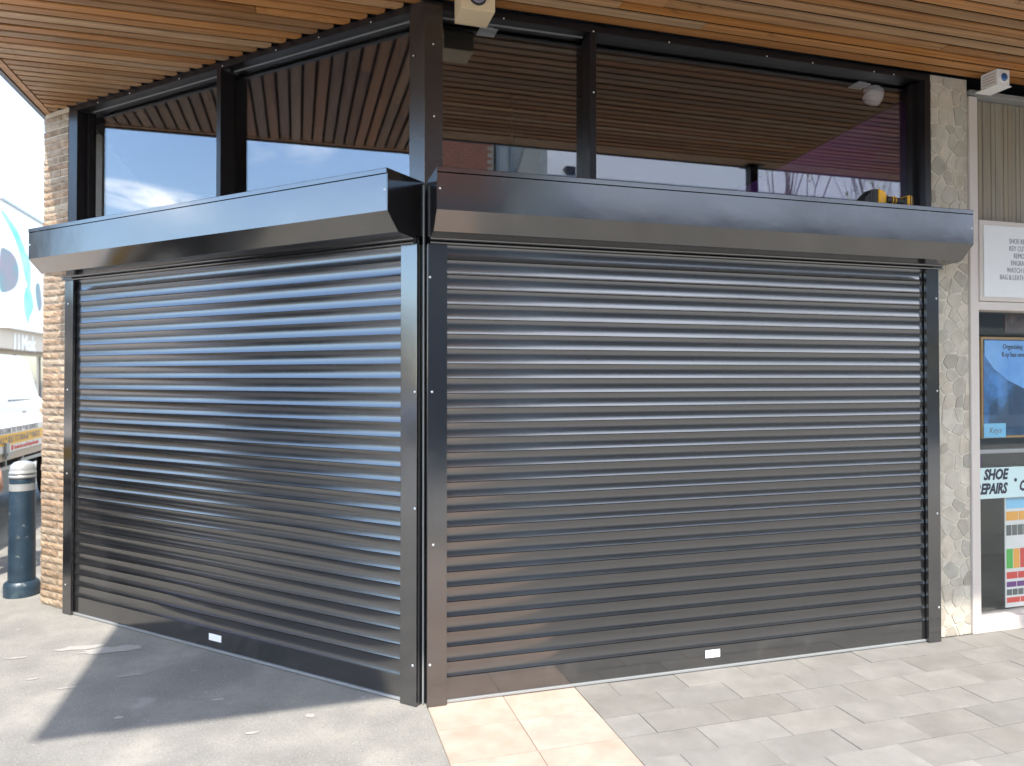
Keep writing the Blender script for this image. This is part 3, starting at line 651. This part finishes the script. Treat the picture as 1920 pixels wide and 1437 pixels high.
body = [pv(0,0,.93),pv(0,0,1.12),pv(0,0,1.33),pv(0,0,1.46),pv(0,-.02,1.56),pv(0,-.03,1.64),pv(0,-.02,1.72),
        pv(.11,0,1.4),pv(.14,.01,1.12),pv(.235,-.03,.88),pv(.28,-.05,.80),
        pv(-.18,0,1.4),pv(-.22,.02,1.12),pv(-.21,-.04,.88),pv(-.2,-.06,.80),
        pv(.09,0,.88),pv(.1,-.01,.5),pv(.1,.02,.09),pv(.11,-.12,.04),
        pv(-.09,0,.88),pv(-.11,-.01,.5),pv(-.12,.02,.09),pv(-.13,-.12,.04)]
be = [(0,1),(1,2),(2,3),(3,4),(4,5),(5,6),(3,7),(7,8),(8,9),(9,10),(3,11),(11,12),(12,13),(13,14),(0,15),(15,16),(16,17),(17,18),(0,19),(19,20),(20,21),(21,22)]
br = [.13,.12,.13,.08,.055,.09,.085,.055,.042,.03,.034,.055,.042,.03,.034,.09,.055,.04,.035,.09,.055,.04,.035]
# fingers join the body skeleton so the body stays one continuous figure
fb = [(10,.28),(14,-.2)]
for (root, hx) in fb:
    for k, (dy, ln) in enumerate(((-.075,.062),(-.056,.07),(-.037,.066),(-.02,.052))):
        i0 = len(body)
        body += [pv(hx, dy-.005, .765), pv(hx-.006*(1 if hx > 0 else -1), dy-.008, .765-ln*.55), pv(hx-.022*(1 if hx > 0 else -1), dy-.008, .765-ln)]
        br += [.011,.0095,.0085]; be += [(root,i0),(i0,i0+1),(i0+1,i0+2)]
    i0 = len(body); sg_ = 1 if hx > 0 else -1
    body += [pv(hx-.02*sg_, -.095, .79), pv(hx-.03*sg_, -.108, .755)]; br += [.012,.01]; be += [(root,i0),(i0,i0+1)]
skinned('body', body, be, br, M['skin'], pe, 2)
skinned('jeans', [pv(0,0,.9),pv(0,0,.98),pv(.085,0,.8),pv(.1,-.01,.5),pv(.1,.02,.1),pv(-.085,0,.8),pv(-.11,-.01,.5),pv(-.12,.02,.1)], [(0,1),(0,2),(2,3),(3,4),(0,5),(5,6),(6,7)], [.145,.14,.105,.078,.07,.105,.078,.07], M['denim'], pe)
skinned('shirt', [pv(0,0,.85),pv(0,0,1.02),pv(0,0,1.15),pv(0,0,1.3),pv(0,0,1.42),pv(0,0,1.49),pv(.11,0,1.41),pv(.14,.01,1.14),pv(.195,-.02,.97),pv(-.15,0,1.41),pv(-.2,.02,1.15),pv(-.21,-.03,.94)],
        [(0,1),(1,2),(2,3),(3,4),(4,5),(4,6),(6,7),(7,8),(4,9),(9,10),(10,11)], [.165,.168,.165,.165,.13,.075,.075,.06,.045,.085,.068,.052], M['shirt'], pe)
m = MB(); bmesh.ops.create_icosphere(m.bm, subdivisions=3, radius=.103)
for v in m.bm.verts: v.co = Vector((v.co.x*.88, v.co.y*1.02, v.co.z*1.0))+pv(0,.0,1.7) + (Vector((0,.03,0)) if v.co.y < 0 and v.co.z < .03 else Vector())
build('hair', m, M['hair'], pe, smooth='all')
for sx in (-1,1):
    m = MB(); bmesh.ops.create_icosphere(m.bm, subdivisions=2, radius=.008)
    for v in m.bm.verts: v.co += pv(.03*sx,-.108,1.65)
    build('eye', m, M['ink'], pe, smooth='all')
m = MB(); m.tube(pv(0,-.1,1.655), pv(0,-.132,1.622), .008, .016, 8); build('nose', m, M['skin'], pe, smooth=True)
for sx in (-1,1):
    m = MB(); m.box(WW, P0.x+.1*sx+.01*sx-.05, P0.x+.1*sx+.01*sx+.05, P0.y-.19, P0.y+.07, 0, .075, bev=.02); build('shoe', m, M['ink'], pe, smooth=True)

# ------------------------------------------------------------------ flatbed truck (street frame: t forward, v to the left)
tk = thing('flatbed_truck', 'white flatbed truck side with yellow sign strip parked behind the bollard', 'truck', WS(9,3.6,0))
V = 2.9
m = MB(); m.box(WS, 5.0, 12.2, V+.03, V+2.2, .86, 1.12); build('tray_bed', m, M['beige'], tk)
m = MB(); m.box(WS, 5.0, 12.2, V, V+.03, .85, 1.118, bev=.004); build('side_board', m, M['white'], tk)
m = MB(); m.box(WS, 5.02, 12.18, V-.004, V-.001, .932, 1.044); build('yellow_strip', m, M['signyellow'], tk)
m = MB(); m.box(WS, 5.0, 12.2, V+.01, V+.05, .77, .846, bev=.003); build('lower_rail', m, M['beige'], tk)
def stext(body, size, t, z, mat, v=V-.0055, xs=1): 
    mm = text_mesh(body, size, WS(t, v, z), U, Z, xs=xs, bold=.001); build('lettering', mm, mat, tk)
stext('THE SPOT * WELCOME TO YOU * NO SERVICE', .078, 8.12, 1.056, M['inkgrey'], v=V-.0015)
stext('SALES * RENTALS * SELF STORAGE * PARTS', .095, 8.0, .955, M['inkgrey'])
stext('facebook.com/TheSpotRentals', .062, 9.02, .872, M['red'], v=V-.0015)
m = MB(); m.lathe(WS(8.96, V-.001, .893), [(.03,0),(.03,.002)], 16, R); build('logo', m, M['red'], tk)
m = MB(); m.box(WS, 8.72, 8.8, V-.03, V-.006, .79, .96, bev=.004); m.box(WS, 8.7, 8.86, V-.05, V-.03, .83, .86); build('latch', m, M['trim'], tk)
m = MB(); m.box(WS, 5.2, 12.0, V+.5, V+1.7, .5, .77); build('chassis', m, M['void'], tk)
m = MB(); m.box(WS, 9.35, 12.0, V+.04, V+.07, .70, .735); m.box(WS, 9.4, 9.43, V+.04, V+.06, .735, .77); m.box(WS, 5.5, 9.05, V+.04, V+.07, .66, .70); m.box(WS, 8.9, 8.93, V+.04, V+.06, .70, .77); build('side_rail', m, M['trim'], tk)
m = MB(); m.box(WS, 5.4, 11.9, V+.75, V+.8, .13, .62); build('side_skirt', m, M['white'], tk)
for tt in (6.3, 11.3):
    for vv in (V+.25, V+1.9):
        wm = MB(); wm.lathe(WS(tt, vv+.12, .4), [(.2,0),(.36,.0),(.4,.03),(.4,.2),(.36,.23),(.2,.23)], 28, R); wh = build('wheel', wm, M['tyre'], tk, smooth=40)
        wm = MB(); wm.lathe(WS(tt, vv-.113, .4), [(.2,0),(.19,.004),(.06,-.02)], 20, R); build('rim', wm, M['plast'], wh)
m = MB(); m.prism(WS, [(4.95,.45),(3.3,.45),(3.3,1.1),(3.6,1.45),(3.9,2.1),(4.95,2.1)], V+.1, V+2.0, axis=1, bev=.03); build('cab', m, M['carwhite'], tk)
m = MB(); m.prism(WS, [(4.7,1.25),(3.65,1.25),(4.0,1.9),(4.7,1.9)], V+.085, V+.098, axis=1); build('cab_window', m, M['darkwin'], tk)

# ------------------------------------------------------------------ white van
vn = thing('white_van', 'plain white delivery van facing right parked beyond the flatbed truck', 'van', WS(16.5,6.3,0))
V = 5.5
body = [(13.6,.42),(19.3,.42),(19.35,.8),(19.1,1.05),(18.55,1.22),(17.85,1.98),(17.5,2.07),(13.75,2.08),(13.6,1.95)]
m = MB(); m.prism(WS, body, V, V+1.8, axis=1, bev=.05); build('body', m, M['carwhite'], vn, smooth=50)
m = MB(); m.prism(WS, [(17.95,1.92),(18.6,1.2),(18.63,1.2),(17.98,1.93)], V+.12, V+1.68, axis=1); build('windscreen', m, M['darkwin'], vn)
m = MB(); m.box(WS, 13.7, 17.3, V-.006, V-.002, 1.55, 1.562); m.box(WS, 13.7, 17.5, V-.01, V-.002, 1.955, 1.97); build('body_trim', m, M['trim'], vn)
m = MB(); m.box(WS, 16.75, 18.1, V-.012, V-.002, 1.15, 1.18, bev=.003); build('door_rail', m, M['ink'], vn)
m = MB(); m.prism(WS, [(17.9,1.92),(18.52,1.22),(18.5,1.22),(17.88,1.92)], V-.006, V-.002, axis=1); build('door_seam', m, M['trim'], vn)
for tt in (14.5, 17.62):
    m = MB(); 
    arc = [(tt+.42*math.cos(a), .42+.5*math.sin(a)) for a in [math.pi*k/12 for k in range(13)]]
    m.prism(WS, arc, V-.008, V-.002, axis=1); build('wheel_arch', m, M['tyre'], vn)
    for vv in (V, V+1.6):
        wm = MB(); wm.lathe(WS(tt, vv+.19, .36), [(.2,0),(.33,0),(.36,.03),(.36,.18),(.33,.205),(.2,.205)], 28, R); wh = build('wheel', wm, M['tyre'], vn, smooth=40)
        wm = MB(); wm.lathe(WS(tt, vv-.018, .36), [(.2,0),(.19,.004),(.05,.01)], 20, R); build('rim', wm, M['plast'], wh)
m = MB(); m.box(WS, 18.62, 18.75, V-.006, V, .86, .93, bev=.002); build('indicator', m, M['orange'], vn)

# ------------------------------------------------------------------ mural building
mb_ = thing('mural_building', 'white two storey building painted with a cyan mural beyond the van', 'building', WS(34,12,0))
V = 9.0
m = MB(); m.box(WS, 26.6, 46, V, V+8, 3.35, 7.24); build('upper_wall', m, M['white'], mb_)
m = MB(); m.box(WS, 26.5, 46.1, V-.08, V+8.1, 7.24, 7.32); build('parapet_cap', m, M['trim'], mb_)
m = MB(); m.box(WS, 26.6, 46, V-.25, V+8, 3.2, 3.349); build('gutter', m, M['white'], mb_)
m = MB(); m.box(WS, 26.6, 46, V+.02, V+8, 2.55, 3.199); build('sign_band', m, M['beige'], mb_)
m = MB(); m.box(WS, 26.6, 46, V+.6, V+8, 0, 2.549); build('lower_wall', m, M['beige'], mb_)
for a in range(7):
    m = MB(); m.box(WS, 27.2+a*2.6, 29.3+a*2.6, V+.55, V+.6, .5, 2.4); build('window', m, M['darkwin'], mb_)
for tx_, t_ in (('I', 27.9), ('I', 28.25), ('Mok', 28.6)):
    m = text_mesh(tx_, .75, WS(t_, V+.01, 2.55), U, Z, bold=.02); build('lettering', m, M['white'], mb_)
def blob(pts, mat, off):
    m = MB(); n = len(pts); sm = []
    for i in range(n):
        a, b, c, d_ = pts[i-1], pts[i], pts[(i+1) % n], pts[(i+2) % n]
        for k in range(5):
            u = k/5; sm.append(tuple(.5*((2*b[j])+(-a[j]+c[j])*u+(2*a[j]-5*b[j]+4*c[j]-d_[j])*u*u+(-a[j]+3*b[j]-3*c[j]+d_[j])*u**3) for j in (0,1)))
    m.prism(WS, sm, V-off, V-.002, axis=1); build('mural_shape', m, mat, mb_)
blob([(26.62,6.9),(27.1,6.85),(28.1,6.5),(28.9,5.9),(29.2,5.2),(29.0,4.9),(28.5,5.6),(27.9,6.2),(27.2,6.6)], M['cyan'], .006)
blob([(28.9,5.9),(29.35,5.5),(29.4,4.9),(29.15,4.7),(28.95,5.2)], M['cyan'], .010)
blob([(26.62,5.6),(27.2,5.75),(27.9,5.6),(28.25,5.2),(28.1,4.75),(27.5,4.45),(26.62,4.4)], M['teal'], .006)
blob([(29.0,4.75),(29.5,4.6),(29.7,4.1),(29.35,3.75),(29.15,3.5),(28.85,3.9),(28.75,4.3)], M['cyan'], .007)
blob([(29.9,4.9),(30.3,5.0),(30.6,4.3),(30.3,4.0),(30.0,4.4)], M['teal'], .007)

# ------------------------------------------------------------------ street opposite (seen in the glass and gloss)
D = 14.0
bb_ = thing('brick_building', 'red brick building across the street reflected in the high window', 'building', WR(0,D,0))
m = MB(); m.box(WR, -5, 4.16, D, D+8, 5.9, 11); build('wall', m, M['mortar'], bb_)
m = MB(); m.box(WR, -5, 4.16, D-.02, D+8, 0, 5.89); build('lower_wall', m, M['greywall'], bb_)
bm_ = bmesh.new(); random.seed(8); mats_ = 0
mb2 = MB()
for r in range(69, 108):
    for k in range(16):
        s0 = .9+k*.23+(r % 2)*.115-.115
        if s0+.215 > 4.155: continue
        mb2.box(WR, s0, s0+.217, D-.012, D-.0005, r*.086, r*.086+.074)
tag(build('brickwork', mb2, M['redbrick'], bb_), kind='stuff')
m = MB(); m.lathe(WR(4.25,D-.06,0), [(.05,0),(.05,11)], 10); build('downpipe', m, M['trim'], bb_)
sb_ = thing('concrete_stair_block', 'concrete stair tower with a diagonal ramp beside the red brick building', 'building', WR(4.9,D,0))
m = MB(); m.box(WR, 4.32, 5.64, D+.1, D+6, 0, 11); build('wall', m, M['concrete'], sb_)
m = MB(); m.prism(WR, [(4.45,6.0),(4.9,6.0),(5.64,8.3),(5.2,8.3)], D-.3, D+.099, axis=1); build('ramp', m, M['render'], sb_)
m = MB(); m.box(WR, 4.6, 4.66, D-.02, D+.099, 6, 9); build('column', m, M['trim'], sb_)
wb_ = thing('white_building', 'long white building with ledges across the street on the right', 'building', WR(15,D,0))
m = MB(); m.box(WR, 5.66, 32, D, D+9, 3.1, 5.6); build('wall', m, M['greywall'], wb_)
m = MB(); m.prism(WR, [(D-.5,5.62),(D+11.5,13.5),(D+12.2,13.5),(D+12.2,5.62)], 5.62, 32.2); build('roof', m, M['metalroof'], wb_)
m = MB(); m.box(WR, 5.6, 32.2, D-.66, D-.505, 5.52, 5.68); build('gutter', m, M['trim'], wb_)
m = MB(); m.box(WR, 5.67, 32, D-.12, D-.001, 4.1, 4.22, bev=.01); build('ledge', m, M['white'], wb_)
m = MB(); m.tube(WR(5.7,D+2.2,7.5), WR(32,D+2.2,7.5), .06, .06, 6); build('roof_cable', m, M['trim'], wb_)
m = MB(); m.box(WR, 7.15, 7.45, D+2.7, D+3.0, 7.2, 8.0); build('vent', m, M['ink'], wb_)
m = MB(); m.box(WR, 5.66, 32, D-1.6, D+9, 2.85, 3.05); build('awning', m, M['beige'], wb_)
m = MB(); m.box(WR, 5.66, 32, D+.5, D+8.5, 0, 2.84); build('ground_floor', m, M['render'], wb_)
for k in range(8):
    m = MB(); m.box(WR, 6.2+k*3.1, 8.8+k*3.1, D+.44, D+.499, .4, 2.5); build('window', m, M['darkwin'], wb_)
for k, (x, y, w_, d_, h_, mt, lb) in enumerate([(-62,-8,20,26,6.5,'beige','low beige warehouse far off to the left'),(-40,9.3,12,10,9.5,'greywall','square slate grey building off to the left'),(-52,-40,24,20,7,'render','pale rendered block far off beyond the car park')]):
    t = thing('distant_building', lb, 'building', (x,y,0)); m = MB(); m.box(WW, x-w_/2, x+w_/2, y-d_/2, y+d_/2, 0, h_); build('wall', m, M[mt], t)
    m = MB(); m.box(WW, x-w_/2-.2, x+w_/2+.2, y-d_/2-.2, y+d_/2+.2, h_, h_+.25); build('roof', m, M['fascia'], t)
    for j in range(6):
        m = MB(); yy = y-d_/2+2+j*d_/7; m.box(WW, x+w_/2, x+w_/2+.05, yy, yy+2, 1.2, 3.2); build('window', m, M['darkwin'], t)
# parked cars across the car park on the left (mirrored in the left shutter)
def car(x, y, az, mat, label):
    t = thing('parked_car', label, 'car', (x, y, 0), 'cars parked across the road on the left')
    ca, sa = math.cos(az), math.sin(az); W = lambda a, b, c: Vector((x+a*ca-b*sa, y+a*sa+b*ca, c))
    m = MB(); m.prism(W, [(-2.1,.3),(2.1,.3),(2.15,.7),(1.9,.88),(1.1,.95),(-1.9,.98),(-2.15,.8)], -.85, .85, axis=1, bev=.05); build('body', m, mat, t, smooth=50)
    m = MB(); m.prism(W, [(1.05,.96),(.35,1.42),(-1.2,1.45),(-1.85,.99)], -.72, .72, axis=1, bev=.05); build('cabin', m, M['darkwin'], t, smooth=50)
    m = MB(); m.prism(W, [(.3,1.43),(.25,1.47),(-1.15,1.49),(-1.2,1.45)], -.66, .66, axis=1); build('roof', m, mat, t)
    for a in (-1.3, 1.3):
        for b in (-.86, .66):
            m = MB(); m.lathe(W(a, b, .32), [(.1,0),(.32,0),(.32,.2),(.1,.2)], 20, W(0,1,0)-W(0,0,0)); build('wheel', m, M['tyre'], t)
car(-13.5, .6, 1.3, material('blue_car_paint', (.02,.06,.35), .2, coat=.8), 'deep blue car parked across the road')
car(-14.5, -4.6, 1.35, material('silver_car_paint', (.5,.5,.5), .25, metal=.6, coat=.8), 'silver car parked across the road')
car(-15.5, -10, 1.3, M['carwhite'], 'white car parked across the road')

# ------------------------------------------------------------------ street trees opposite
def tree(loc, seed, label, h=4.2, lean=(0,0), bare=False):
    random.seed(seed); t = thing('street_tree', label, 'tree', loc, 'young trees along the street opposite')
    tr = MB(); lf = MB(); loc = Vector(loc)
    def branch(p, d, ln, r, lev):
        q = p+d*ln; tr.tube(p, q, r, r*.72, 6)
        if lev == 0 or r < .006:
            for _ in range(3 if bare else 9):
                c = q-d*ln*random.random()*.8+Vector([random.uniform(-.07,.07) for _ in range(3)]); a = Vector([random.uniform(-1,1) for _ in range(3)]).normalized(); b = a.orthogonal().normalized(); s = random.uniform(.025,.055)
                lf.poly([c-a*s, c+b*s*.6, c+a*s, c-b*s*.6], [(0,1,2,3)])
            return
        for k in range(3 if lev > 1 else 2):
            nd = (d+Vector((random.uniform(-.5,.5), random.uniform(-.5,.5), random.uniform(.0,.3)))).normalized(); branch(q, nd, ln*random.uniform(.6,.8), r*.5, lev-1)
        branch(q, (d+Vector((random.uniform(-.15,.15),random.uniform(-.15,.15),.1))).normalized(), ln*.8, r*.6, lev-1)
    branch(loc, Vector((lean[0], lean[1], 1)).normalized(), h*.42, .045, 3 if not bare else 4)
    build('trunk', tr, M['bark'], t, smooth=True); lo = build('leaves', lf, M['leaf'], t, recalc=False)
tree(WR(8.8,8.6,0), 3, 'young leafy street tree opposite, nearer the corner', h=6.3); tree(WR(11.4,8.8,0), 5, 'bare branched street tree opposite, farther along the street', h=6.0, bare=True)
print('slats', NS, 'objects', len(bpy.data.objects))
